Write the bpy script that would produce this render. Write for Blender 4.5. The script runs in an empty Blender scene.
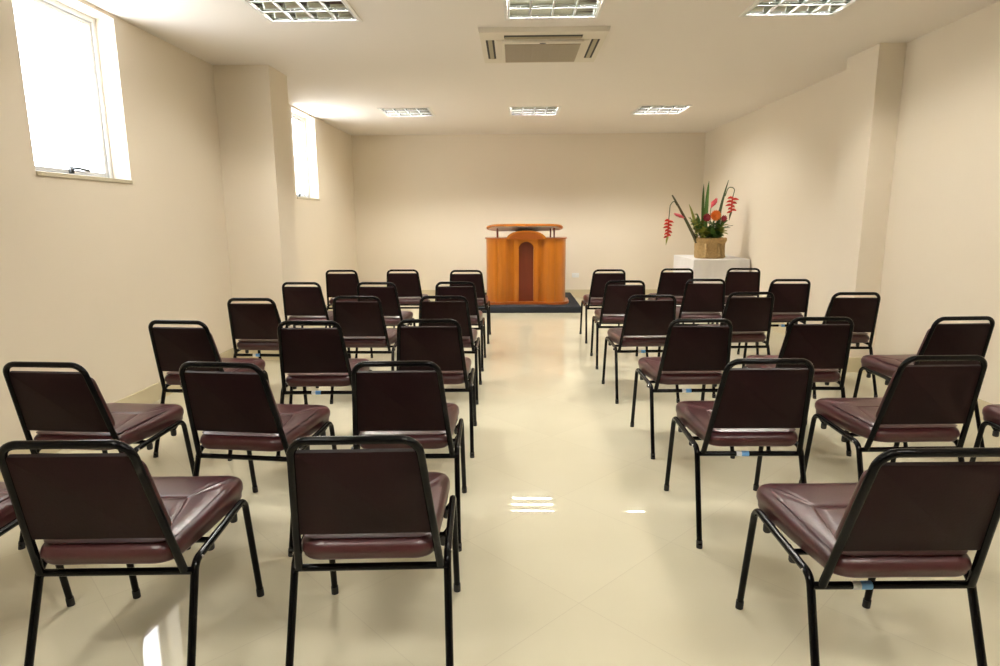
import bpy, bmesh, math, random
from mathutils import Vector, Matrix

random.seed(7)
S = bpy.context.scene
COL = S.collection

# ------------------------------------------------------------------ camera
cam_data = bpy.data.cameras.new('camera')
cam_data.sensor_width = 36.0
cam_data.lens = 22.336
cam_data.clip_start = 0.02
cam = bpy.data.objects.new('camera', cam_data)
COL.objects.link(cam)
right = Vector((0.99972187, 0.02305116, -0.00498171))
up = Vector((0.00070813, 0.18180254, 0.98333480))
fwd = Vector((-0.0235727, 0.98306484, -0.18173565))
rot = Matrix((right, up, -fwd)).transposed()
cam.matrix_world = Matrix.Translation((0, 0, 1.33)) @ rot.to_4x4()
S.camera = cam

# ------------------------------------------------------------------ world, exposure
W = bpy.data.worlds.new('world')
S.world = W
W.use_nodes = True
W.node_tree.nodes['Background'].inputs[0].default_value = (0.85, 0.92, 1.0, 1)
W.node_tree.nodes['Background'].inputs[1].default_value = 1.0
S.view_settings.view_transform = 'Standard'
S.view_settings.look = 'None'
S.view_settings.exposure = 0.48
S.view_settings.gamma = 1.0
S.view_settings.use_curve_mapping = False
TUBE = 168.0          # lamp tubes
PANE = 8.0           # daylight through the frosted panes

# ------------------------------------------------------------------ room measures
XL, XR, YF, YB, ZC = -2.68, 3.10, 10.55, -4.5, 2.68
BB = 0.13


# ------------------------------------------------------------------ materials
def nt(name):
    m = bpy.data.materials.new(name)
    m.use_nodes = True
    return m, m.node_tree.nodes, m.node_tree.links, m.node_tree.nodes['Principled BSDF']


def mat(name, col, rough=0.5, metal=0.0, noise=0.0, nscale=8.0, bump=0.0, bscale=60.0, spec=0.5, stretch=None, coat=0.0):
    m, n, l, b = nt(name)
    b.inputs['Roughness'].default_value = rough
    b.inputs['Metallic'].default_value = metal
    b.inputs['Specular IOR Level'].default_value = spec
    b.inputs['Coat Weight'].default_value = coat
    tc = n.new('ShaderNodeTexCoord')
    mp = n.new('ShaderNodeMapping')
    l.new(tc.outputs['Object'], mp.inputs[0])
    if stretch:
        mp.inputs['Scale'].default_value = stretch
    nz = n.new('ShaderNodeTexNoise')
    nz.inputs['Scale'].default_value = nscale
    nz.inputs['Detail'].default_value = 4
    l.new(mp.outputs[0], nz.inputs['Vector'])
    mix = n.new('ShaderNodeMix')
    mix.data_type = 'RGBA'
    mix.inputs[6].default_value = tuple(c * (1 - noise) for c in col) + (1,)
    mix.inputs[7].default_value = tuple(min(1, c * (1 + noise)) for c in col) + (1,)
    l.new(nz.outputs['Fac'], mix.inputs[0])
    l.new(mix.outputs[2], b.inputs['Base Color'])
    if bump:
        n2 = n.new('ShaderNodeTexNoise')
        n2.inputs['Scale'].default_value = bscale
        n2.inputs['Detail'].default_value = 3
        l.new(mp.outputs[0], n2.inputs['Vector'])
        bp = n.new('ShaderNodeBump')
        bp.inputs['Strength'].default_value = bump
        bp.inputs['Distance'].default_value = 0.01
        l.new(n2.outputs['Fac'], bp.inputs['Height'])
        l.new(bp.outputs[0], b.inputs['Normal'])
    return m


def emis(name, col, strength):
    m, n, l, b = nt(name)
    b.inputs['Base Color'].default_value = (0.8, 0.8, 0.8, 1)
    b.inputs['Roughness'].default_value = 0.3
    b.inputs['Emission Color'].default_value = col + (1,)
    b.inputs['Emission Strength'].default_value = strength
    return m


def floor_mat():
    m, n, l, b = nt('porcelain_tile')
    geo = n.new('ShaderNodeNewGeometry')
    sep = n.new('ShaderNodeSeparateXYZ')
    l.new(geo.outputs['Position'], sep.inputs[0])

    def M(op, a, c=None):
        k = n.new('ShaderNodeMath')
        k.operation = op
        for i, v in enumerate((a, c)):
            if v is None:
                continue
            if isinstance(v, (int, float)):
                k.inputs[i].default_value = v
            else:
                l.new(v, k.inputs[i])
        return k.outputs[0]
    X, Y = sep.outputs[0], sep.outputs[1]
    r = 1 / math.sqrt(2)
    u = M('MULTIPLY', M('ADD', X, Y), r / 0.6)
    v = M('MULTIPLY', M('SUBTRACT', Y, X), r / 0.6)

    def groove(t, off):
        f = M('FRACT', M('SUBTRACT', t, off / 0.6))
        d = M('ABSOLUTE', M('SUBTRACT', f, 0.5))
        return M('GREATER_THAN', d, 0.5 - 0.0021)
    g = M('MAXIMUM', groove(u, 0.356), groove(v, 0.0375))
    wn = n.new('ShaderNodeTexWhiteNoise')
    wn.noise_dimensions = '2D'
    cmb = n.new('ShaderNodeCombineXYZ')
    l.new(M('FLOOR', M('SUBTRACT', u, 0.356 / 0.6)), cmb.inputs[0])
    l.new(M('FLOOR', M('SUBTRACT', v, 0.0375 / 0.6)), cmb.inputs[1])
    l.new(cmb.outputs[0], wn.inputs['Vector'])
    nz = n.new('ShaderNodeTexNoise')
    nz.inputs['Scale'].default_value = 2.6
    nz.inputs['Detail'].default_value = 6
    l.new(geo.outputs['Position'], nz.inputs['Vector'])
    fac = M('ADD', M('MULTIPLY', nz.outputs['Fac'], 0.75), M('MULTIPLY', wn.outputs['Value'], 0.25))
    mix = n.new('ShaderNodeMix')
    mix.data_type = 'RGBA'
    mix.inputs[6].default_value = FLOOR_A + (1,)
    mix.inputs[7].default_value = FLOOR_B + (1,)
    l.new(fac, mix.inputs[0])
    mg = n.new('ShaderNodeMix')
    mg.data_type = 'RGBA'
    l.new(g, mg.inputs[0])
    l.new(mix.outputs[2], mg.inputs[6])
    mg.inputs[7].default_value = (0.625, 0.575, 0.43, 1)
    l.new(mg.outputs[2], b.inputs['Base Color'])
    b.inputs['Roughness'].default_value = 0.012
    b.inputs['IOR'].default_value = 1.5
    return m


FLOOR_A = (0.65, 0.605, 0.445)
FLOOR_B = (0.735, 0.69, 0.525)
WALL = mat('cream_wall_paint', (0.825, 0.738, 0.605), 0.75, noise=0.012, nscale=3, bump=0.06, bscale=90)
CEIL = mat('ceiling_paint', (0.84, 0.785, 0.725), 0.8, noise=0.01, nscale=2)
FLOOR = floor_mat()
BASE = mat('baseboard_tile', (0.66, 0.58, 0.39), 0.15, noise=0.06, nscale=5)
SILL = mat('sill_stone', (0.62, 0.55, 0.40), 0.4, noise=0.06, nscale=20)
WFRAME = mat('white_aluminium', (0.80, 0.80, 0.80), 0.35)
PANEM = emis('frosted_daylight_glass', (0.93, 0.97, 1.0), PANE)
GREYM = mat('grey_metal', (0.12, 0.13, 0.14), 0.4, metal=0.6)
BLACK = mat('black_gloss_paint', (0.0025, 0.0025, 0.003), 0.16, noise=0.1, nscale=20, spec=0.16)
RUBBER = mat('black_rubber', (0.012, 0.012, 0.012), 0.6)
VINYL = mat('burgundy_vinyl', (0.052, 0.0100, 0.0122), 0.32, noise=0.10, nscale=9, bump=0.05, bscale=160)
VINYLB = mat('dark_burgundy_vinyl', (0.014, 0.0044, 0.0053), 0.5, spec=0.12, noise=0.08, nscale=9, bump=0.04, bscale=160)
BOLT = mat('bright_steel', (0.7, 0.7, 0.7), 0.25, metal=1.0)
STK_W = mat('white_sticker_paper', (0.75, 0.78, 0.82), 0.5)
STK_B = mat('blue_sticker_ink', (0.16, 0.42, 0.85), 0.5)
WOOD = mat('orange_cherry_wood', (0.46, 0.145, 0.010), 0.3, noise=0.22, nscale=5, stretch=(5, 5, 0.35))
WOODD = mat('red_brown_wood', (0.16, 0.026, 0.009), 0.35, noise=0.2, nscale=5, stretch=(5, 5, 0.4))
WOODR = mat('reddish_wood', (0.38, 0.095, 0.012), 0.3, noise=0.2, nscale=5, stretch=(0.5, 5, 5))
LAMI = mat('pale_grey_laminate', (0.84, 0.83, 0.80), 0.3)
CARPET = mat('navy_carpet', (0.008, 0.011, 0.018), 0.85, noise=0.3, nscale=60, bump=0.3, bscale=200)
CLOTH = mat('white_tablecloth', (0.82, 0.80, 0.80), 0.8, noise=0.02, nscale=30, bump=0.05, bscale=150)
BURLAP = mat('burlap', (0.50, 0.34, 0.15), 0.9, noise=0.35, nscale=40, bump=0.5, bscale=120)
ROPE = mat('jute_cord', (0.40, 0.27, 0.12), 0.9)
STEM = mat('dark_green_stem', (0.05, 0.075, 0.02), 0.5, noise=0.3, nscale=15)
STEMB = mat('brown_green_stalk', (0.085, 0.075, 0.03), 0.55, noise=0.3, nscale=15)
LEAF = mat('green_leaf', (0.075, 0.16, 0.03), 0.4, noise=0.3, nscale=15)
LEAFY = mat('yellow_green_leaf', (0.28, 0.30, 0.05), 0.5, noise=0.3, nscale=15)
RED = mat('scarlet_bract', (0.56, 0.022, 0.004), 0.4, noise=0.2, nscale=30)
ORANGE = mat('orange_petal', (0.85, 0.20, 0.02), 0.5, noise=0.15, nscale=30)
PINK = mat('pink_petal', (0.62, 0.07, 0.09), 0.45, noise=0.15, nscale=30)
DRED = mat('crimson_petal', (0.30, 0.008, 0.03), 0.5, noise=0.2, nscale=30)
TUBEM = emis('fluorescent_tube', (1.0, 0.955, 0.88), TUBE)
TUBEDIM = emis('dimmed_fluorescent_tube', (1.0, 0.955, 0.88), TUBE * 0.7)  # same tube, weakened so the unseen rear row leaves chair backs dark
ALU = mat('mirror_aluminium', (0.47, 0.50, 0.48), 0.10, metal=1.0)
LWHITE = mat('luminaire_white', (0.80, 0.78, 0.73), 0.45)
LEDGE = mat('louvre_edge_grey', (0.56, 0.58, 0.57), 0.3)
ACM = mat('ac_plastic', (0.74, 0.68, 0.57), 0.4)
ACG = mat('ac_grille_plastic', (0.42, 0.36, 0.27), 0.55)
ACD = mat('ac_dark_slot', (0.03, 0.027, 0.022), 0.7)
ACV = mat('ac_vane', (0.36, 0.31, 0.20), 0.5)
SOCK = mat('socket_plastic', (0.85, 0.85, 0.83), 0.35)


# ------------------------------------------------------------------ mesh helpers
def obj(name, bm, m, parent=None, smooth=False, angle=None):
    bmesh.ops.recalc_face_normals(bm, faces=bm.faces)
    me = bpy.data.meshes.new(name)
    bm.to_mesh(me)
    bm.free()
    me.materials.append(m)
    if smooth:
        me.polygons.foreach_set('use_smooth', [True] * len(me.polygons))
        if angle:
            me.set_sharp_from_angle(angle=math.radians(angle))
    o = bpy.data.objects.new(name, me)
    COL.objects.link(o)
    if parent:
        o.parent = parent
    return o


def tag(o, label=None, cat=None, group=None, kind=None):
    if label:
        o['label'] = label
    if cat:
        o['category'] = cat
    if group:
        o['group'] = group
    if kind:
        o['kind'] = kind
    return o


def thing(name, label, cat, loc=(0, 0, 0), rz=0.0, group=None):
    o = bpy.data.objects.new(name, None)
    COL.objects.link(o)
    o.empty_display_size = 0.1
    o.location = loc
    o.rotation_euler = (0, 0, rz)
    return tag(o, label, cat, group)


def box(bm, x0, x1, y0, y1, z0, z1, bev=0.0, seg=2):
    r = bmesh.ops.create_cube(bm, size=1.0)
    vs = r['verts']
    for v in vs:
        v.co = Vector(((x0 + x1) / 2 + v.co.x * (x1 - x0), (y0 + y1) / 2 + v.co.y * (y1 - y0), (z0 + z1) / 2 + v.co.z * (z1 - z0)))
    if bev:
        es = list({e for v in vs for e in v.link_edges})
        bmesh.ops.bevel(bm, geom=es, offset=bev, segments=seg, profile=0.5, affect='EDGES')


def boxes(name, lst, m, parent=None, bev=0.0):
    bm = bmesh.new()
    for b in lst:
        box(bm, *b, bev=bev)
    return obj(name, bm, m, parent)


def fillet(pts, rad, n=6):
    """Polyline with its inner corners rounded."""
    out = [Vector(pts[0])]
    for i in range(1, len(pts) - 1):
        p, a, b = Vector(pts[i]), Vector(pts[i - 1]), Vector(pts[i + 1])
        d1, d2 = (a - p).normalized(), (b - p).normalized()
        ang = d1.angle(d2)
        t = min(rad / math.tan(ang / 2), (a - p).length * 0.49, (b - p).length * 0.49)
        r = t * math.tan(ang / 2)
        cdir = (d1 + d2).normalized()
        c = p + cdir * (r / math.sin(ang / 2))
        s, e = p + d1 * t - c, p + d2 * t - c
        tot = s.angle(e)
        for k in range(n + 1):
            f = k / n
            w = (s * math.sin((1 - f) * tot) + e * math.sin(f * tot)) / math.sin(tot)
            out.append(c + w)
    out.append(Vector(pts[-1]))
    return out


def tube(bm, pts, r, n=10, cap=True):
    pts = [Vector(p) for p in pts]
    rad = r if isinstance(r, (list, tuple)) else [r] * len(pts)
    t0 = (pts[1] - pts[0]).normalized()
    ref = Vector((0, 0, 1)) if abs(t0.z) < 0.9 else Vector((1, 0, 0))
    nrm = (ref - t0 * ref.dot(t0)).normalized()
    rings = []
    for i, p in enumerate(pts):
        if i == 0:
            t = t0
        elif i == len(pts) - 1:
            t = (pts[i] - pts[i - 1]).normalized()
        else:
            t = ((pts[i] - pts[i - 1]).normalized() + (pts[i + 1] - pts[i]).normalized()).normalized()
        nrm = (nrm - t * nrm.dot(t)).normalized()
        bi = t.cross(nrm)
        rings.append([bm.verts.new(p + (nrm * math.cos(2 * math.pi * k / n) + bi * math.sin(2 * math.pi * k / n)) * rad[i]) for k in range(n)])
    for a, b in zip(rings, rings[1:]):
        for k in range(n):
            bm.faces.new((a[k], a[(k + 1) % n], b[(k + 1) % n], b[k]))
    if cap:
        bm.faces.new(rings[0][::-1])
        bm.faces.new(rings[-1])


def lathe(bm, prof, n=16, c=(0, 0, 0)):
    rings = []
    for r, z in prof:
        rings.append([bm.verts.new((c[0] + r * math.cos(2 * math.pi * k / n), c[1] + r * math.sin(2 * math.pi * k / n), c[2] + z)) for k in range(n)])
    for a, b in zip(rings, rings[1:]):
        for k in range(n):
            bm.faces.new((a[k], a[(k + 1) % n], b[(k + 1) % n], b[k]))
    bm.faces.new(rings[0][::-1])
    bm.faces.new(rings[-1])


def loft(bm, rings, cap0=True, cap1=True):
    R = [[bm.verts.new(p) for p in r] for r in rings]
    n = len(R[0])
    for a, b in zip(R, R[1:]):
        for k in range(n):
            bm.faces.new((a[k], a[(k + 1) % n], b[(k + 1) % n], b[k]))
    if cap0:
        bm.faces.new(R[0][::-1])
    if cap1:
        bm.faces.new(R[-1])


def prism(bm, poly, z0, z1):
    loft(bm, [[(x, y, z0) for x, y in poly], [(x, y, z1) for x, y in poly]])


def grid_slab(bm, xs, ys, holes, to3d, t):
    """Slab of cells with rectangular holes; to3d maps (a, b, depth)."""
    def inhole(a, b):
        return any(h[0] < a < h[1] and h[2] < b < h[3] for h in holes)
    vv = {}

    def V(i, j, k):
        if (i, j, k) not in vv:
            vv[i, j, k] = bm.verts.new(to3d(xs[i], ys[j], k * t))
        return vv[i, j, k]
    full = {(i, j) for i in range(len(xs) - 1) for j in range(len(ys) - 1) if not inhole((xs[i] + xs[i + 1]) / 2, (ys[j] + ys[j + 1]) / 2)}
    for i, j in full:
        for k in (0, 1):
            bm.faces.new((V(i, j, k), V(i + 1, j, k), V(i + 1, j + 1, k), V(i, j + 1, k)))
        for di, dj, e in ((-1, 0, ((0, 0), (0, 1))), (1, 0, ((1, 0), (1, 1))), (0, -1, ((0, 0), (1, 0))), (0, 1, ((0, 1), (1, 1)))):
            if (i + di, j + dj) not in full:
                (a, b), (c, d) = e
                bm.faces.new((V(i + a, j + b, 0), V(i + c, j + d, 0), V(i + c, j + d, 1), V(i + a, j + b, 1)))


def struct(o):
    o['kind'] = 'structure'
    return o


# ------------------------------------------------------------------ the room
struct(boxes('floor', [(XL - 0.3, XR + 0.3, YB - 0.3, YF + 0.3, -0.15, 0.0)], FLOOR))
LX = [(-1.685, -1.065), (-0.055, 0.565), (1.545, 2.165)]
LY = [(3.965, 4.585), (8.02, 8.64), (-0.09, 0.53)]
holes = [(a[0], a[1], b[0], b[1]) for a in LX for b in LY]
bm = bmesh.new()
grid_slab(bm, sorted({XL - 0.3, XR + 0.3, *[v for a in LX for v in a]}), sorted({YB - 0.3, YF + 0.3, *[v for b in LY for v in b]}),
          holes, lambda a, b, d: (a, b, ZC + d), 0.16)
struct(obj('ceiling', bm, CEIL))
WIN = [(3.52, 4.40), (7.76, 8.64)]
WZ0, WZ1 = 1.605, 2.655
bm = bmesh.new()
grid_slab(bm, sorted({YB, YF, *[v for w in WIN for v in w]}), [0.0, WZ0, WZ1, ZC],
          [(w[0], w[1], WZ0, WZ1) for w in WIN], lambda a, b, d: (XL - d, a, b), 0.26)
struct(obj('wall_left', bm, WALL))
struct(boxes('wall_right', [(XR, XR + 0.26, YB, YF, 0, ZC)], WALL))
struct(boxes('wall_front', [(XL - 0.26, XR + 0.26, YF, YF + 0.26, 0, ZC)], WALL))
struct(boxes('wall_rear', [(XL - 0.26, XR + 0.26, YB - 0.26, YB, 0, ZC)], WALL))
PL = (XL, -2.18, 5.79, 6.24)
PR = (2.89, XR, 5.31, 5.80)
struct(boxes('trim_1', [(PL[0] + 0.001, PL[1], PL[2], PL[3], 0, ZC)], WALL))
struct(boxes('trim_2', [(PR[0], PR[1] - 0.001, PR[2], PR[3], 0, ZC)], WALL))
T = 0.009
struct(boxes('baseboard_left', [(XL, XL + T, YB, PL[2] - T, 0, BB), (XL, PL[1] + T, PL[2] - T, PL[2], 0, BB), (PL[1], PL[1] + T, PL[2], PL[3] + T, 0, BB),
                                (XL, PL[1], PL[3], PL[3] + T, 0, BB), (XL, XL + T, PL[3] + T, YF, 0, BB)], BASE))
struct(boxes('baseboard_right', [(XR - T, XR, YB, PR[2] - T, 0, BB), (PR[0] - T, XR, PR[2] - T, PR[2], 0, BB), (PR[0] - T, PR[0], PR[2], PR[3] + T, 0, BB),
                                 (PR[0], XR, PR[3], PR[3] + T, 0, BB), (XR - T, XR, PR[3] + T, YF, 0, BB)], BASE))
struct(boxes('baseboard_front', [(XL + T, XR - T, YF - T, YF, 0, BB)], BASE))
struct(boxes('baseboard_rear', [(XL + T, XR - T, YB, YB + T, 0, BB)], BASE))


def window(i, y0, y1):
    root = bpy.data.objects.new('window_%d' % i, None)
    COL.objects.link(root)
    root.location = (XL, (y0 + y1) / 2, WZ0)
    root['kind'] = 'structure'
    h, w = WZ1 - WZ0, (y1 - y0) / 2
    d = -0.125                     # the frame sits back in the reveal
    f = 0.032
    boxes('window_frame', [(d - 0.05, d, -w, -w + f, 0, h), (d - 0.05, d, w - f, w, 0, h), (d - 0.05, d, -w + f, w - f, 0, 0.014), (d - 0.05, d, -w + f, w - f, h - f, h)], WFRAME, root, bev=0.003)
    g = 0.026
    a, b, bt = w - f - 0.004, 0.018, f + 0.004
    boxes('window_sash', [(d - 0.045, d - 0.012, -a, -a + g, b, h - bt), (d - 0.045, d - 0.012, a - g, a, b, h - bt), (d - 0.045, d - 0.012, -a + g, a - g, b, b + g),
                          (d - 0.045, d - 0.012, -a + g, a - g, h - bt - g, h - bt)], WFRAME, root, bev=0.003)
    boxes('window_pane', [(d - 0.034, d - 0.026, -a + g, a - g, b + g, h - bt - g)], PANEM, root)
    boxes('window_sill', [(d, 0.012, -w, w, -0.026, 0.0)], SILL, root, bev=0.004)
    bm = bmesh.new()
    hz = b + g * 0.5
    box(bm, d - 0.014, d + 0.006, 0.018, 0.046, hz - 0.012, hz + 0.030, 0.003)
    tube(bm, fillet([(d + 0.004, 0.032, hz + 0.016), (d + 0.036, 0.032, hz + 0.020), (d + 0.036, 0.145, hz + 0.012)], 0.012), 0.008, 8)
    obj('window_handle', bm, GREYM, root, True, 40)


for i, (a, b) in enumerate(WIN):
    window(i + 1, a, b)


# ------------------------------------------------------------------ ceiling lights
def ceiling_light():
    root = thing('ceiling_light', None, 'ceiling light')
    h = 0.31                       # half opening; origin at the ceiling plane
    fl = 0.014
    boxes('frame', [(-h - fl, -h + 0.008, -h - fl, h + fl, -0.008, 0.002), (h - 0.008, h + fl, -h - fl, h + fl, -0.008, 0.002),
                    (-h + 0.008, h - 0.008, -h - fl, -h + 0.008, -0.008, 0.002), (-h + 0.008, h - 0.008, h - 0.008, h + fl, -0.008, 0.002)], LWHITE, root, bev=0.002)
    q = h - 0.002
    boxes('housing', [(-q, q, -q, q, 0.094, 0.100), (-q, -q + 0.006, -q, q, 0.002, 0.094), (q - 0.006, q, -q, q, 0.002, 0.094),
                      (-q + 0.006, q - 0.006, -q, -q + 0.006, 0.002, 0.094), (-q + 0.006, q - 0.006, q - 0.006, q, 0.002, 0.094)], LWHITE, root)
    bm = bmesh.new()
    a = h - 0.012
    rows, cols = 3, 4
    zb, zt = -0.002, 0.050

    def fin(y, s0=0.010, s1=0.034, left=True, rgt=True):
        # parabolic reflector fin along x, narrow below and wide above
        pr = []
        for k in range(7):
            t = k / 6
            pr.append((s0 + (s1 - s0) * t ** 2.2, zb + (zt - zb) * t))
        poly = [(y - w if left else y, z) for w, z in pr] + [(y + w if rgt else y, z) for w, z in reversed(pr)]
        loft(bm, [[(-a, yy, zz) for yy, zz in poly], [(a, yy, zz) for yy, zz in poly]])
    for r in range(rows + 1):
        fin(-a + 2 * a * r / rows, left=r > 0, rgt=r < rows)
    for c in range(cols + 1):
        x = -a + 2 * a * c / cols
        lx, rx = (0.008 if c > 0 else 0), (0.008 if c < cols else 0)
        for r in range(rows):
            y0, y1 = -a + 2 * a * r / rows + 0.010, -a + 2 * a * (r + 1) / rows - 0.010
            ym = (y0 + y1) / 2
            # cross blade whose lower edge dips into a shallow bow
            lo = [(y0 - 0.006, zb)] + [(y0 + (y1 - y0) * k / 8, zb + 0.010 * math.sin(math.pi * k / 8)) for k in range(1, 8)] + [(y1 + 0.006, zb)]
            poly = lo + [(y1 + 0.006, zt - 0.008), (y0 - 0.006, zt - 0.008)]
            loft(bm, [[(x - lx, yy, zz) for yy, zz in poly], [(x + rx + (0.001 if not rx else 0), yy, zz) for yy, zz in poly]])
    obj('louvre', bm, ALU, root)
    bm = bmesh.new()
    for r in range(rows + 1):
        y = -a + 2 * a * r / rows
        y = min(max(y, -a + 0.006), a - 0.006)
        box(bm, -a, a, y - 0.008, y + 0.008, zb - 0.0025, zb - 0.0005)
    for c in range(cols + 1):
        x = -a + 2 * a * c / cols
        x = min(max(x, -a + 0.006), a - 0.006)
        for r in range(rows):
            box(bm, x - 0.006, x + 0.006, -a + 2 * a * r / rows + 0.009, -a + 2 * a * (r + 1) / rows - 0.009, zb - 0.002, zb - 0.0005)
    obj('louvre_edging', bm, LEDGE, root)
    for r in range(rows):
        bm = bmesh.new()
        y = -a + 2 * a * (r + 0.5) / rows
        tube(bm, [(-0.285, y, 0.049), (0.285, y, 0.049)], 0.013, 10)
        obj('lamp_tube', bm, TUBEM, root, True, 40)
    return root


def copy_tree(o, parent=None):
    c = o.copy()
    COL.objects.link(c)
    if parent is not None:
        c.parent = parent
    for ch in list(o.children):
        copy_tree(ch, c)
    return c


LL = {(0, 0): 'louvred ceiling light in the nearer row, on the window side of the room',
      (1, 0): 'louvred ceiling light in the nearer row, just before the air conditioner',
      (2, 0): 'louvred ceiling light in the nearer row, by the right wall',
      (0, 1): 'small-looking louvred ceiling light in the far row, beside the far window',
      (1, 1): 'louvred ceiling light in the far row, above the lectern',
      (2, 1): 'louvred ceiling light in the far row, toward the flower corner',
      (0, 2): 'louvred ceiling light over the last chair row, nearest the window wall',
      (1, 2): 'louvred ceiling light over the near end of the aisle',
      (2, 2): 'louvred ceiling light over the last chair row, nearest the right wall'}
proto = ceiling_light()
dim_tubes = {}
for ch in proto.children:
    if ch.name.startswith('lamp_tube'):
        d = ch.data.copy()
        d.materials[0] = TUBEDIM
        dim_tubes[ch.data.name] = d
first = True
for (i, j), lab in LL.items():
    o = proto if first else copy_tree(proto)
    first = False
    o.location = (sum(LX[i]) / 2, sum(LY[j]) / 2, ZC)
    tag(o, lab, 'ceiling light', 'louvred ceiling lights')
    if j == 2:                      # unseen row over the last chairs, dimmed to balance the light
        for ch in o.children:
            if ch.name.startswith('lamp_tube'):
                ch.data = dim_tubes[ch.data.name]

# ------------------------------------------------------------------ air conditioner
ac = thing('air_conditioner', 'square cassette air conditioner set in the ceiling above the aisle', 'air conditioner', (0.213, 5.235, ZC))
bm = bmesh.new()
hx, hy = 0.475, 0.455
# bezel: sloping rim with openings for grille and vanes
xs = [-hx, -0.430, -0.365, -0.29, 0.29, 0.365, 0.430, hx]
ys = [-hy, -0.375, -0.285, -0.255, 0.31, 0.345, 0.415, hy]
hl = [(-0.430, -0.365, -0.255, 0.31), (0.365, 0.430, -0.255, 0.31), (-0.29, 0.29, -0.375, -0.285), (-0.29, 0.29, 0.345, 0.415)]
grid_slab(bm, xs, ys, hl, lambda a, b, d: (a, b, -0.034 + d), 0.034)
for v in bm.verts:
    if v.co.z > -0.03 and (abs(v.co.x) > hx - 0.01 or abs(v.co.y) > hy - 0.01):
        pass
    if v.co.z < -0.03:
        if abs(abs(v.co.x) - hx) < 0.001:
            v.co.x *= 0.985
        if abs(abs(v.co.y) - hy) < 0.001:
            v.co.y *= 0.985
obj('bezel', bm, ACM, ac)
bm = bmesh.new()
box(bm, -0.310, 0.310, -0.262, 0.330, -0.056, -0.034, 0.006)
box(bm, -0.350, -0.312, -0.250, 0.305, -0.042, -0.034, 0.003)
box(bm, 0.312, 0.350, -0.250, 0.305, -0.042, -0.034, 0.003)
pg = obj('grille_panel', bm, ACM, ac)
bm = bmesh.new()
for k in range(34):
    y = -0.215 + k * 0.0158
    box(bm, -0.285, 0.285, y, y + 0.0095, -0.0605, -0.0555)
for k in range(9):
    x = -0.285 + k * 0.07125 - 0.003
    box(bm, x, x + 0.006, -0.215, 0.317, -0.0595, -0.0555)
obj('grille_slats', bm, ACG, pg)
boxes('grille_backing', [(-0.288, 0.288, -0.218, 0.320, -0.0572, -0.0561)], mat('grille_backing_grey', (0.20, 0.17, 0.125), 0.7), pg)
bm = bmesh.new()
lathe(bm, [(0.022, -0.0595), (0.024, -0.0585), (0.024, -0.0555)], 20)
for v in bm.verts:
    v.co = Vector((v.co.x, v.co.y * 0.35 - 0.243, v.co.z))
obj('badge', bm, GREYM, pg, True, 40)
for nm, b in (('near', (-0.29, 0.29, -0.375, -0.285)), ('far', (-0.29, 0.29, 0.345, 0.415)), ('l', (-0.430, -0.365, -0.255, 0.31)), ('r', (0.365, 0.430, -0.255, 0.31))):
    boxes('air_outlet', [(b[0], b[1], b[2], b[3], -0.0315, -0.002)], ACD, ac)
    bm = bmesh.new()
    if nm in ('near', 'far'):
        lo, hi = (b[2], b[3]) if nm == 'near' else (b[3], b[2])
        yq = [lo + (hi - lo) * 0.60, lo + (hi - lo) * 0.96]
        poly = [(yq[0], -0.0325), (yq[1], -0.038), (yq[1], -0.035), (yq[0], -0.0320)]
        loft(bm, [[(b[0] + 0.006, y, z) for y, z in poly], [(b[1] - 0.006, y, z) for y, z in poly]])
    else:
        lo, hi = (b[0], b[1]) if nm == 'l' else (b[1], b[0])
        xq = [lo + (hi - lo) * 0.25, lo + (hi - lo) * 0.75]
        poly = [(xq[0], -0.0325), (xq[1], -0.036), (xq[1], -0.033), (xq[0], -0.0320)]
        loft(bm, [[(x, b[2] + 0.006, z) for x, z in poly], [(x, b[3] - 0.006, z) for x, z in poly]])
    obj('vane', bm, ACV, ac)

# ------------------------------------------------------------------ platform and lectern
PX0, PX1, PY0, PY1, PZ = -0.545, 0.95, 8.76, 10.50, 0.09
bm = bmesh.new()
box(bm, PX0, PX1, PY0, PY1, 0, PZ, 0.012, 3)
tag(obj('platform', bm, CARPET, None, True, 50), 'low dark navy carpeted platform under the wooden lectern', 'platform')

CXL = 0.168
lec = thing('lectern', 'orange wooden lectern with an arched red niche and raised reading top', 'lectern', (CXL, 9.0, PZ))
lec.scale = (1.06, 1, 1)
H0, H1 = 0.036, 0.945          # body from slab to lid, above the platform


def front(u):
    """Front outline: depth y at distance u from the middle."""
    if u <= 0.165:
        return 0.035
    if u <= 0.275:
        t = (u - 0.165) / 0.11
        return 0.035 + 0.042 * max(0.0, math.sin(math.pi * t)) ** 0.8 - 0.015 * t
    if u <= 0.39:
        t = (u - 0.275) / 0.115
        return 0.020 - 0.022 * math.sin(math.pi * t * 0.9)
    t = min(1.0, max(0.0, (u - 0.39) / 0.165))
    return 0.012 + 0.26 * (1 - math.sqrt(max(0, 1 - t ** 2.4)))


us = [0.112, 0.14, 0.165] + [0.165 + 0.11 * k / 8 for k in range(1, 9)] + [0.275 + 0.115 * k / 8 for k in range(1, 9)] + [0.393, 0.396] + [0.396 + 0.159 * math.sin(math.pi / 2 * k / 10) for k in range(1, 11)]
fr = [(u, front(u) + (0.006 if u in (0.393,) else 0)) for u in us]


def ring(z):
    return [(u, y, z) for u, y in fr] + [(0.555, 0.48, z), (0.112, 0.48, z)]


bm = bmesh.new()
for s in (1, -1):
    loft(bm, [[(s * x, y, z) for x, y, z in ring(zz)] for zz in (H0, H1)])
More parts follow.
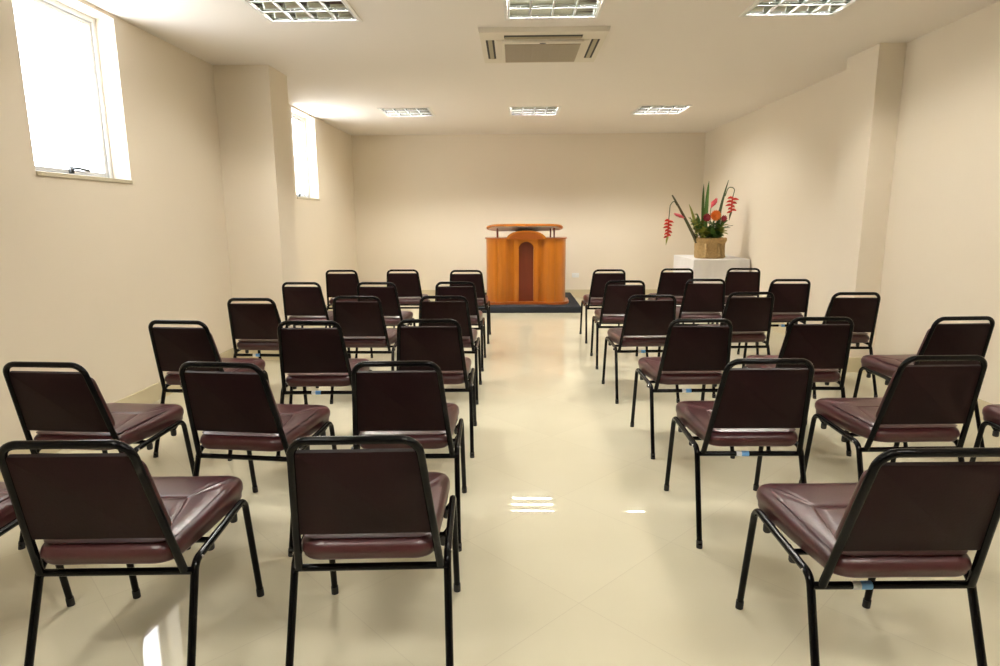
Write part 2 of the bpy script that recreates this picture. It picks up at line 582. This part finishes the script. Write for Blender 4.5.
# spandrel above the niche, with an arched underside
NR, NZ = 0.105, 0.80
arc = [(NR * math.cos(math.pi * k / 16), NZ + NR * math.sin(math.pi * k / 16)) for k in range(17)]
poly = [(0.1125, NZ)] + arc + [(-0.1125, NZ), (-0.1125, H1), (0.1125, H1)]
loft(bm, [[(x, 0.035, z) for x, z in poly], [(x, 0.12, z) for x, z in poly]])
# niche jambs
box(bm, 0.100, 0.1125, 0.035, 0.12, H0, NZ)
box(bm, -0.1125, -0.100, 0.035, 0.12, H0, NZ)
obj('body', bm, WOOD, lec, True, 35)
boxes('niche', [(-0.1125, 0.1125, 0.120, 0.135, H0, H1)], WOODD, lec)
# arched hood over the niche
bm = bmesh.new()
R = 0.27
out = [(R * math.cos(math.pi * k / 28), H1 - 0.002 + 0.124 * math.sin(math.pi * k / 28)) for k in range(29)]
inn = [((R - 0.035) * math.cos(math.pi * k / 28), H1 - 0.002 + 0.100 * math.sin(math.pi * k / 28)) for k in range(29)]
loft(bm, [[(x, 0.010, z) for x, z in out], [(x, 0.34, z) for x, z in out]])
band = out + inn[::-1]
obj('hood', bm, WOODR, lec, True, 40)
bm = bmesh.new()
for k in range(28):
    q = [out[k], out[k + 1], inn[k + 1], inn[k]]
    loft(bm, [[(x, -0.008, z) for x, z in q], [(x, 0.0095, z) for x, z in q]])
obj('hood_moulding', bm, WOOD, lec)
# lid: two wings with a lip
bm = bmesh.new()
o1 = [(s * (u + 0.016), y - 0.022) for s in (1,) for u, y in fr if u > 0.16]
for s in (1, -1):
    loft(bm, [[(s * x, y, z) for x, y in o1 + [(0.572, 0.50), (0.17, 0.50)]] for z in (H1 + 0.0005, H1 + 0.016)])
obj('lid', bm, WOODR, lec, True, 35)
# base slab
bm = bmesh.new()
o2 = [(u * 1.06 + 0.014 if u > 0.2 else u, min(y, 0.035) - 0.035 if u < 0.40 else y - 0.045) for u, y in fr]
pl = [(x, y) for x, y in o2] + [(0.605, 0.51)]
loft(bm, [[(x, y, z) for x, y in pl] + [(-x, y, z) for x, y in pl[::-1]] for z in (0.0, H0)])
obj('base', bm, WOODR, lec, True, 35)
# posts and tilted reading top
for x, y in ((-0.395, 0.12), (-0.395, 0.32), (0.335, 0.16), (0.382, 0.10)):
    bm = bmesh.new()
    zt_ = 1.135 - (y + 0.03) * 0.19
    tube(bm, [(x, y, H1 + 0.015), (x, y, zt_)], 0.011, 10)
    obj('post', bm, WOODD, lec, True, 40)
hl_, hw_ = 0.525, 0.215


def stad(ins, n=14):
    r = hw_ - ins
    cx = hl_ - hw_
    return [(cx + r * math.cos(-math.pi / 2 + math.pi * k / n), r * math.sin(-math.pi / 2 + math.pi * k / n)) for k in range(n + 1)] + \
           [(-cx + r * math.cos(math.pi / 2 + math.pi * k / n), r * math.sin(math.pi / 2 + math.pi * k / n)) for k in range(n + 1)]


bm = bmesh.new()
loft(bm, [[(x, y, z) for x, y in stad(i)] for i, z in ((0.006, -0.016), (0, -0.010), (0, 0.010), (0.006, 0.016))])
top = obj('reading_top', bm, WOOD, lec, True, 40)
top.location = (-0.02, 0.17, 1.105)
top.rotation_euler = (math.radians(-11), 0, 0)
bm = bmesh.new()
loft(bm, [[(x, y, z) for x, y in stad(0.028)] for z in (-0.0185, -0.0155)])
tag(obj('underside_panel', bm, LAMI, top), 'pale grey underside of the reading top')

# ------------------------------------------------------------------ wall socket
so = thing('wall_socket', 'white double wall socket low on the front wall, right of the lectern', 'wall socket', (1.03, YF, 0.375))
boxes('plate', [(-0.06, 0.06, -0.009, 0, -0.038, 0.038)], SOCK, so, bev=0.003)
for x in (-0.028, 0.028):
    bm = bmesh.new()
    lathe(bm, [(0.018, 0), (0.018, 0.003), (0.012, 0.003), (0.011, 0.001)], 16)
    for v in bm.verts:
        v.co = Vector((x + v.co.x, -0.009 - v.co.z, v.co.y))
    obj('outlet', bm, SOCK, so, True, 40)

# ------------------------------------------------------------------ table in the corner
TX0, TX1, TY0, TY1, TZ = 2.345, 3.07, 8.20, 9.25, 0.79
tb = thing('side_table', 'table draped to the floor in a white cloth, under the flowers', 'table', ((TX0 + TX1) / 2, (TY0 + TY1) / 2, 0))
tx, ty = (TX1 - TX0) / 2, (TY1 - TY0) / 2
boxes('tabletop', [(-tx + 0.012, tx - 0.012, -ty + 0.012, ty - 0.012, TZ - 0.035, TZ - 0.006)], WOODR, tb)


def clothring(z, amp):
    pts = []
    n = 40
    cyc = [(-tx, -ty, 1, 0, 9), (tx, -ty, 0, 1, 12), (tx, ty, -1, 0, 9), (-tx, ty, 0, -1, 12)]
    for x0, y0, dx, dy, k in cyc:
        L = 2 * (tx if dx else ty)
        for i in range(n):
            t = i / n
            w = amp * (0.5 + 0.5 * math.sin(2 * math.pi * k * 0.5 * t + x0 * 5 + y0)) * min(1, 6 * t, 6 * (1 - t) + 0.1)
            ox, oy = dy * w * 0.8, -dx * w
            cl = math.exp(-(((x0 + dx * L * t) + tx) ** 2 + ((y0 + dy * L * t) + ty) ** 2) / 0.02) * amp * 1.6
            ox, oy = ox - cl, oy - cl * 0.6
            pts.append((min(x0 + dx * L * t + ox, tx + 0.018), y0 + dy * L * t + oy, z))
    return pts


bm = bmesh.new()
inn_ = [(p[0] * 0.985, p[1] * 0.985, TZ) for p in clothring(TZ, 0)]
loft(bm, [clothring(0.006, 0.045), clothring(0.25, 0.034), clothring(0.5, 0.018), clothring(0.70, 0.003), clothring(TZ - 0.006, 0.0), inn_], cap0=False)
tc_ = obj('tablecloth', bm, CLOTH, tb, True, 40)

# ------------------------------------------------------------------ flower arrangement
FX, FY = 2.632, 8.50


def F(cx, cy, dy=0.0):
    """A measured point of the arrangement, relative to its base."""
    x = 2.11 + ((cx / 7.4 + 655) - 668) * 0.01333
    z = 1.79 - ((cy / 7.4 + 175) - 183) * 0.0134
    return Vector((x * 0.977 - 0.045 - FX, dy, 1.33 + (z - 1.33) * 0.977 - TZ))


fl = thing('flower_arrangement', 'burlap-wrapped basket of red heliconias and orange gerbera on the white table', 'flowers', (FX, FY, TZ))
bm = bmesh.new()
prof = [(0.195, 0.0), (0.205, 0.01), (0.207, 0.08), (0.206, 0.15), (0.207, 0.205), (0.222, 0.222), (0.229, 0.245), (0.224, 0.268), (0.212, 0.272), (0.202, 0.255), (0.198, 0.22)]
rings = []
for r, z in prof:
    rg = []
    for k in range(64):
        a = 2 * math.pi * k / 64
        amp = 0.006 if 0.02 < z < 0.21 else 0.004
        rr = r + amp * math.sin(9 * a + 1.0) + 0.004 * math.sin(23 * a + z * 30)
        rg.append((rr * math.cos(a) * 0.94, rr * math.sin(a) * 0.9, z))
    rings.append(rg)
loft(bm, rings)
bk = obj('basket', bm, BURLAP, fl, True)
for (x, z0, z1, dx) in ((0.05, 0.20, 0.03, 0.02), (0.075, 0.20, 0.02, 0.05), (-0.12, 0.20, 0.03, 0.02)):
    y = -0.195
    bm = bmesh.new()
    tube(bm, [(x, y, z0), (x + dx * 0.5, y - 0.012, (z0 + z1) / 2), (x + dx, y - 0.005, z1)], [0.012, 0.02, 0.026], 8)
    obj('burlap_tie', bm, BURLAP, bk, True)


def bez(p0, p1, p2, n=10):
    return [p0 * (1 - t) ** 2 + p1 * 2 * t * (1 - t) + p2 * t ** 2 for t in [k / n for k in range(n + 1)]]


def stalk(name, p0, p1, p2, r, m, parent=fl, n=10):
    bm = bmesh.new()
    P = bez(p0, p1, p2, n)
    rad = r if isinstance(r, list) else [r] * len(P)
    tube(bm, P, rad, 8)
    return obj(name, bm, m, parent, True)


def blade_bm(bm, P, w, side, cup=0.25):
    n = len(P) - 1
    A, Bv, C = [], [], []
    side = Vector(side).normalized()
    for i, p in enumerate(P):
        t = i / n
        ww = w * (math.sin(math.pi * min(1, 0.08 + 0.92 * t)) ** 0.7) + 0.0008
        nm = side.cross((P[min(i + 1, n)] - P[max(i - 1, 0)]).normalized())
        A.append(p - side * ww + nm * ww * cup)
        Bv.append(p)
        C.append(p + side * ww + nm * ww * cup)
    th = Vector((0, 0.0025, 0))
    for off in (Vector((0, 0, 0)), th):
        va, vb, vc = [bm.verts.new(q + off) for q in A], [bm.verts.new(q + off) for q in Bv], [bm.verts.new(q + off) for q in C]
        for i in range(n):
            bm.faces.new((va[i], vb[i], vb[i + 1], va[i + 1]))
            bm.faces.new((vb[i], vc[i], vc[i + 1], vb[i + 1]))


def blade(name, p0, p1, p2, w, m, side=(1, 0, 0), n=10):
    bm = bmesh.new()
    blade_bm(bm, bez(p0, p1, p2, n), w, side)
    return obj(name, bm, m, fl, True)


def bract(bm, base, tip, r):
    d = tip - base
    P = [base + d * t + Vector((0, 0, 1)) * r * 0.6 * math.sin(math.pi * t) for t in (0, 0.15, 0.4, 0.7, 0.9, 1)]
    tube(bm, P, [r * 0.5, r * 0.9, r, r * 0.7, r * 0.3, 0.001], 8)


def heliconia(pts, n, spread, length, tipm):
    """Hanging flower: thin arching stem, alternating bracts down a spine, a pointed end."""
    bm = bmesh.new()
    P = fillet([Vector(p) for p in pts], 0.04, 5)
    tube(bm, P, 0.006, 6)
    root = obj('heliconia_flower', bm, STEM, fl, True)
    top_, bot = Vector(pts[-2]), Vector(pts[-1])
    bm = bmesh.new()
    for k in range(n):
        t = k / (n - 1)
        b = top_.lerp(bot, t)
        for s in (-1, 1):
            if s == 1 and k == n - 1:
                continue
            bb = b + Vector((0, 0, -0.5 * (bot - top_).length / n if s == 1 else 0))
            bract(bm, bb, bb + Vector((s * spread * (1 - 0.35 * t), -0.03 + 0.05 * ((k * 7) % 3), -0.012 - 0.5 * length * t)), 0.017)
    tube(bm, [top_ + Vector((0, 0, 0.01)), bot], 0.012, 8)
    obj('bract', bm, RED, root, True)
    bm = bmesh.new()
    tube(bm, [bot, bot + Vector((-0.012, 0, -0.045)), bot + Vector((-0.02, 0, -0.11))], [0.014, 0.013, 0.002], 8)
    obj('flower_tip', bm, tipm, root, True)


# left thick stalk with the hanging heliconia
stalk('stalk', F(340, 500, -0.03), F(245, 330, -0.08), F(125, 150, -0.12), [0.024, 0.023, 0.022, 0.021, 0.02, 0.019, 0.018, 0.016, 0.015, 0.013, 0.010], STEMB)
heliconia([F(165, 225, -0.10), F(140, 185, -0.12), F(112, 225, -0.13), F(106, 335, -0.13), F(104, 455, -0.13)], 6, 0.062, 0.02, LEAFY)
# right dark blade stalk with its heliconia
stalk('stalk', F(478, 480, -0.02), F(490, 260, -0.04), F(547, 42, -0.06), [0.014, 0.017, 0.019, 0.020, 0.020, 0.019, 0.018, 0.015, 0.012, 0.008, 0.003], STEM)
heliconia([F(528, 160, -0.06), F(548, 92, -0.06), F(598, 100, -0.07), F(582, 172, -0.07), F(578, 275, -0.07)], 5, 0.078, 0.01, STEMB)
# sword leaves
blade('sword_leaf', F(388, 480), F(375, 250, 0.02), F(380, 66, 0.03), 0.022, LEAF, (1, 0.3, 0))
blade('sword_leaf', F(405, 480, -0.03), F(395, 250, -0.01), F(413, 46, 0.0), 0.024, LEAF, (1, -0.3, 0))
blade('sword_leaf', F(520, 480, 0.05), F(515, 330, 0.06), F(530, 215, 0.07), 0.014, LEAF, (1, 0.2, 0))
blade('sword_leaf', F(350, 470, 0.04), F(335, 330, 0.06), F(283, 212, 0.08), 0.020, LEAFY, (1, 0.2, 0))
blade('sword_leaf', F(370, 470, -0.05), F(350, 330, -0.05), F(322, 280, -0.06), 0.018, LEAF, (1, 0.2, 0))


def bud(p0, p1, tip, r):
    bm = bmesh.new()
    tube(bm, [p0, p0.lerp(p1, 0.5) + Vector((0.01, 0, 0)), p1], 0.005, 6)
    root = obj('ginger_flower', bm, STEM, fl, True)
    bm = bmesh.new()
    d = tip - p1
    for k in range(9):
        a = 2 * math.pi * k / 9
        off = Vector((math.cos(a), math.sin(a), 0.4 * math.sin(a))) * r
        base = p1 + d * (0.1 * (k % 3))
        tube(bm, [base, base + d * 0.45 + off, base + d * 0.85 + off * 0.5], [0.004, 0.014, 0.002], 6)
    tube(bm, [p1, p1 + d * 0.5, tip], [0.008, 0.018, 0.003], 8)
    obj('petals', bm, PINK, root, True)


bud(F(425, 440, -0.02), F(432, 245, -0.03), F(468, 175, -0.04), 0.022)
bud(F(300, 440, -0.06), F(225, 318, -0.10), F(150, 285, -0.12), 0.020)


def daisy(name, c, r, m, layers=2, npet=14, ctr=None):
    bm = bmesh.new()
    tube(bm, [Vector((c.x * 0.5 + 0.02, c.y + 0.06, 0.24)), Vector((c.x * 0.9, c.y + 0.05, c.z - 0.06)), c + Vector((0, 0.03, -0.01))], 0.005, 6)
    root = obj(name, bm, STEM, fl, True)
    bm = bmesh.new()
    for L in range(layers):
        rr = r * (1 - 0.22 * L)
        for k in range(npet):
            a = 2 * math.pi * (k + 0.5 * L) / npet
            d = Vector((math.cos(a), -0.25 - 0.35 * L, math.sin(a)))
            side = Vector((-math.sin(a), 0, math.cos(a)))
            blade_bm(bm, bez(c, c + d * rr * 0.5 + Vector((0, -0.012, 0)), c + d * rr, 5), rr * 0.21, side, 0.3)
    obj('petals', bm, m, root, True)
    bm = bmesh.new()
    bmesh.ops.create_uvsphere(bm, u_segments=12, v_segments=8, radius=r * 0.3)
    for v in bm.verts:
        v.co = Vector((c.x + v.co.x, c.y - 0.012 + v.co.y * 0.6, c.z + v.co.z))
    obj('flower_centre', bm, ctr or m, root, True)


daisy('gerbera_flower', F(450, 300, -0.14), 0.075, ORANGE, 3, 16)
daisy('carnation_flower', F(388, 315, -0.13), 0.060, DRED, 4, 11)
daisy('carnation_flower', F(520, 322, -0.10), 0.046, DRED, 4, 11)


def spray(name, m, spots, n, size, seed):
    rnd = random.Random(seed)
    bm = bmesh.new()
    for cx, cy, dy in spots:
        c = F(cx, cy, dy)
        base = Vector((c.x * 0.6, c.y * 0.5, 0.22))
        tube(bm, [base, base.lerp(c, 0.6) + Vector((0.01, 0, 0)), c], 0.004, 5)
        for k in range(n):
            t = rnd.uniform(0.35, 1.05)
            p = base.lerp(c, t)
            a, e = rnd.uniform(0, 2 * math.pi), rnd.uniform(-0.2, 0.9)
            d = Vector((math.cos(a) * math.cos(e), math.sin(a) * math.cos(e), math.sin(e)))
            s = size * rnd.uniform(0.7, 1.2)
            side = d.cross(Vector((0.2, 0.3, 1))).normalized()
            blade_bm(bm, bez(p, p + d * s * 0.5 + Vector((0, 0, 0.01)), p + d * s - Vector((0, 0, 0.008)), 4), s * 0.24, side, 0.2)
    return obj(name, bm, m, fl, True)


spray('foliage', LEAF, [(400, 400, -0.10), (440, 400, -0.14), (480, 400, -0.10), (430, 440, -0.16), (490, 440, -0.12), (395, 445, -0.12), (455, 360, -0.02), (360, 360, 0.02), (520, 360, -0.06), (500, 400, 0.02), (340, 400, -0.06)], 16, 0.11, 3)
spray('yellow_foliage', LEAFY, [(370, 405, -0.15), (350, 430, -0.12), (505, 385, -0.12), (510, 430, -0.10), (330, 350, -0.04), (300, 330, -0.02), (345, 300, 0.02)], 18, 0.095, 5)
stalk('twig', F(500, 420, -0.03), F(545, 375, -0.04), F(602, 376, -0.05), 0.0035, STEMB)
stalk('twig', F(330, 440, -0.05), F(290, 340, -0.06), F(275, 310, -0.06), 0.003, STEM)

# ------------------------------------------------------------------ chairs
SL = 0.0883 / 0.3061                      # the back leans this much per metre of height
TR_ = 0.0112                              # tube radius


def ux(z):                                # half width of the back frame (tube axis)
    return 0.158 + (0.798 - z) * 0.0933


def uy(z):
    return -0.0215 + (0.787 - z) * SL


en = Vector((0, 1, SL)).normalized()       # forward normal of the back


def rr_outline(hw0, hw1, y0, y1, rad, n=10):
    """Rounded trapezoid: half width hw0 at y0 (rear) and hw1 at y1 (front); equal counts per side."""
    cs = [(-hw0, y0), (hw0, y0), (hw1, y1), (-hw1, y1)]
    pts = []
    for i in range(4):
        p = Vector(cs[i] + (0,))
        a, b = Vector(cs[i - 1] + (0,)), Vector(cs[(i + 1) % 4] + (0,))
        d1, d2 = (a - p).normalized(), (b - p).normalized()
        s, e = p + d1 * rad, p + d2 * rad
        for k in range(n + 1):
            t = k / n
            pts.append(s * (1 - t) ** 2 + p * 2 * t * (1 - t) + e * t * t)
        nx = b + (p - b).normalized() * rad
        for k in range(1, 9):
            pts.append(e.lerp(nx, k / 9))
    return pts


def chair():
    root = thing('stacking_chair', None, 'chair')
    # --- seat
    out = rr_outline(0.187, 0.208, 0.060, 0.550, 0.060)
    cen = Vector((0, 0.30, 0))
    n = len(out)
    sq = rr_outline(0.150, 0.108, 0.125, 0.335, 0.010)      # stitched panel toward the back
    zb, zt = 0.384, 0.466
    bm = bmesh.new()
    corner = []
    for p in out:
        d = p - cen
        corner.append(min(abs(math.atan2(d.x, d.y) - math.atan2(c[0], c[1] - 0.30)) for c in ((0.208, 0.55), (-0.208, 0.55))))
    rings = []
    for off, z, wt in ((0.034, zb, 1), (0.014, zb + 0.002, 1), (0.007, zb + 0.012, 0.9), (0.006, zb + 0.027, 0.6), (0.0, zb + 0.040, 0.3), (0.0, zb + 0.056, 0), (0.004, zb + 0.067, 0), (0.011, zb + 0.075, 0), (0.022, zt - 0.001, 0)):
        rg = []
        for i in range(n):
            d = (out[i] - cen)
            p = cen + d * (1 - off / d.length)
            rg.append((p.x, p.y, z + wt * 0.022 * min(1, max(0, (0.30 - p.y) / 0.22))))
        rings.append(rg)
    for f in (0.22, 0.36, 0.5, 0.64, 0.78, 0.9, 0.975, 1.0, 1.02):
        rg = []
        for i in range(n):
            g = min(f, 1.0)
            p = out[i].lerp(sq[i], g)
            if f > 1.0:
                p = Vector((p.x * 0.97, 0.23 + (p.y - 0.23) * 0.96, 0))
            z = zt + 0.013 * (1 - (1 - g) ** 2)
            z += 0.0016 * math.sin(math.pi * g) * math.cos(corner[i] * 42) * math.exp(-(corner[i] / 0.30) ** 2)
            if f == 1.0:
                z -= 0.0030
            rg.append((p.x, p.y, z))
        rings.append(rg)
    for q, z in ((0.75, zt + 0.0145), (0.4, zt + 0.0155), (0.1, zt + 0.016)):
        rings.append([(p.x * q, 0.23 + (p.y - 0.23) * q, z) for p in sq])
    loft(bm, rings)
    obj('seat', bm, VINYL, root, True, 60)
    # --- backrest cushion in front of the frame, rear panel between the tubes
    zlo, zhi = 0.490, 0.726
    bm = bmesh.new()
    rings = []
    prof = [(0.000, 0.010), (0.003, 0.004), (0.009, 0.002), (0.018, 0.003), (0.026, 0.009), (0.031, 0.020), (0.034, 0.045), (0.035, 0.09)]
    for dn, ins in prof:
        rg = []
        hb, ht = ux(zlo) + 0.003 - ins, ux(zhi) + 0.002 - ins
        o2 = rr_outline(hb, ht, zlo + ins, zhi - ins, max(0.008, 0.03 - ins * 0.4), 6)
        for p in o2:
            z = p.y
            q = Vector((p.x, uy(z), z)) + en * (TR_ + 0.001 + dn)
            rg.append(q)
        rings.append(rg)
    loft(bm, rings)
    br = obj('backrest', bm, VINYL, root, True, 50)
    bm = bmesh.new()
    rings = []
    zhi = 0.752
    for dn, ins in ((-0.004, 0.004), (-0.002, 0.0), (0.012, 0.0)):
        hb, ht = ux(zlo) - TR_ + 0.004 - ins, ux(zhi) - TR_ + 0.004 - ins
        o2 = rr_outline(hb, ht, zlo + ins, zhi - ins, 0.006, 4)
        rings.append([Vector((p.x, uy(p.y), p.y)) + en * dn for p in o2])
    loft(bm, rings)
    tag(obj('rear_panel', bm, VINYLB, br, True, 40), 'dark flat back of the backrest')
    # --- back frame: one bent tube
    zend = 0.372
    P = [(-ux(zend), uy(zend), zend), (-ux(0.787), uy(0.787), 0.787), (ux(0.787), uy(0.787), 0.787), (ux(zend), uy(zend), zend)]
    bm = bmesh.new()
    tube(bm, fillet(P, 0.048, 8), TR_, 12)
    obj('back_frame', bm, BLACK, root, True, 50)
    # --- legs and side rails: each side is one bent tube cut into three parts
    xr = 0.2155
    ry, rz, fy, fz = 0.128, 0.383, 0.487, 0.401
    for s in (-1, 1):
        P = fillet([(s * 0.2245, 0.0, 0.012), (s * xr, ry, rz), (s * xr, fy, fz), (s * 0.2205, 0.5455, 0.012)], 0.042, 8)
        i0, i1 = 9, 10
        rear, rail, frt = P[:i0 + 1], P[i0:i1 + 1], P[i1:]
        for nm, pp, foot in (('leg', rear, rear[0]), ('side_rail', rail, None), ('leg', frt, frt[-1])):
            bm = bmesh.new()
            tube(bm, pp, TR_, 12)
            lg = obj(nm, bm, BLACK, root, True, 50)
            if foot is not None:
                nx = pp[1] if foot is pp[0] else pp[-2]
                d = (nx - foot).normalized()
                bm = bmesh.new()
                tube(bm, [Vector((foot.x, foot.y, 0.0)) - d * 0.0, foot + d * 0.018], [0.0128, 0.0128], 12)
                for v in bm.verts:
                    if v.co.z < 0.008:
                        v.co.z = 0.0
                obj('foot_cap', bm, RUBBER, lg, True, 50)
    # --- stretcher and cross bars with their stacking bumpers
    bm = bmesh.new()
    tube(bm, [(-0.216, 0.112, 0.362), (0.216, 0.112, 0.362)], 0.0105, 12)
    obj('stretcher', bm, BLACK, root, True, 50)
    for y, z in ((0.262, 0.374), (0.437, 0.374)):
        bm = bmesh.new()
        tube(bm, fillet([(-0.2135, y, 0.393), (-0.200, y, z), (0.200, y, z), (0.2135, y, 0.393)], 0.012, 4), 0.009, 10)
        cb = obj('cross_bar', bm, BLACK, root, True, 50)
        for s in (-1, 1):
            bm = bmesh.new()
            lathe(bm, [(0.010, -0.032), (0.0125, -0.028), (0.0125, -0.008), (0.009, -0.004), (0.009, 0.0)], 12, (s * 0.196, y, z))
            obj('bumper', bm, RUBBER, cb, True, 40)
    # --- bolts that fix the back frame to the rails
    for s in (-1, 1):
        bm = bmesh.new()
        tube(bm, [(s * (xr + 0.009), 0.150, 0.384), (s * (xr + 0.0125), 0.150, 0.384), (s * (xr + 0.015), 0.150, 0.384)], [0.0055, 0.0055, 0.003], 8)
        obj('bolt', bm, BOLT, root, True, 40)
    return root


def sticker(root, x):
    st = [c for c in root.children if c.name.startswith('stretcher')][0]
    # a wrapped paper tag round the tube: white half and blue half
    y, z, r = 0.112, 0.362, 0.0112
    bm = bmesh.new()
    tube(bm, [(x - 0.026, y, z), (x - 0.004, y, z)], r, 14)
    o = obj('sticker', bm, STK_W, st, True, 50)
    o['label'] = 'white and blue paper sticker'
    bm = bmesh.new()
    tube(bm, [(x - 0.004, y, z), (x + 0.026, y, z)], r, 14)
    obj('sticker_print', bm, STK_B, o, True, 50)


ROWS = {1: 'front row by the lectern', 2: 'second row from the lectern', 3: 'third row from the lectern', 4: 'fourth row from the lectern',
        5: 'fifth row from the lectern', 6: 'last row'}
SIDE = {'L': 'left of the aisle', 'R': 'right of the aisle'}
PLACE = {'a': 'aisle-end', 'b': 'middle', 'c': 'wall-side'}
CH = {
    'R5a': (0.980, 2.360, 0.8), 'R6a': (1.013, 1.419, 1.7), 'L6a': (-0.402, 1.488, 2.9), 'L6b': (-1.113, 1.450, 2.3), 'L5b': (-1.122, 2.295, -5.6),
    'L5a': (-0.453, 2.315, 1.7), 'R4a': (0.999, 3.320, 2.0), 'R3a': (0.969, 4.379, 3.0), 'R2a': (0.960, 5.408, -1.3), 'R1a': (0.996, 6.579, 0.9),
    'R1b': (1.733, 6.674, -1.7), 'R1c': (2.445, 6.699, -5.7), 'R2b': (1.687, 5.519, -2.8), 'R2c': (2.413, 5.484, -1.3), 'R3b': (1.717, 4.533, 3.4),
    'R3c': (2.455, 4.503, -0.3), 'R4b': (1.665, 3.371, -0.6), 'R4c': (2.432, 3.384, 3.9), 'R5b': (1.678, 2.417, 2.4), 'L4a': (-0.465, 3.315, 1.5),
    'L4b': (-1.102, 3.267, 1.2), 'L4c': (-1.824, 3.286, -5.3), 'L3c': (-1.828, 4.246, -2.6), 'L3b': (-1.117, 4.345, -0.1), 'L3a': (-0.500, 4.344, 0.0),
    'L2c': (-1.848, 5.331, -2.4), 'L2b': (-1.188, 5.311, -2.1), 'L2a': (-0.510, 5.334, -0.2), 'L1c': (-1.855, 6.625, -1.1), 'L1b': (-1.202, 6.655, 0.2),
    'L1a': (-0.510, 6.553, -0.4), 'L5c': (-1.810, 2.297, -3.4), 'R5c': (2.400, 2.315, 2.0), 'L6c': (-1.800, 1.400, -2.0),
}
STK = {'R6a': -0.085, 'R5a': -0.032, 'R4a': -0.02, 'R3a': -0.03, 'R2c': 0.0, 'L4b': -0.02, 'L3c': -0.05}
proto = chair()
first = True
for key, (x, y, a) in CH.items():
    o = proto if first else copy_tree(proto)
    if first:
        pass
    first = False
    o.location = (x, y, 0)
    o.rotation_euler = (0, 0, math.radians(a))
    s, r, p = key[0], int(key[1]), key[2]
    tag(o, 'burgundy chair with black frame, %s seat %s, %s' % (PLACE[p], SIDE[s], ROWS[r]), 'chair', 'burgundy chairs %s' % SIDE[s])
    CH[key] = o
for key, x in STK.items():
    sticker(CH[key], x)
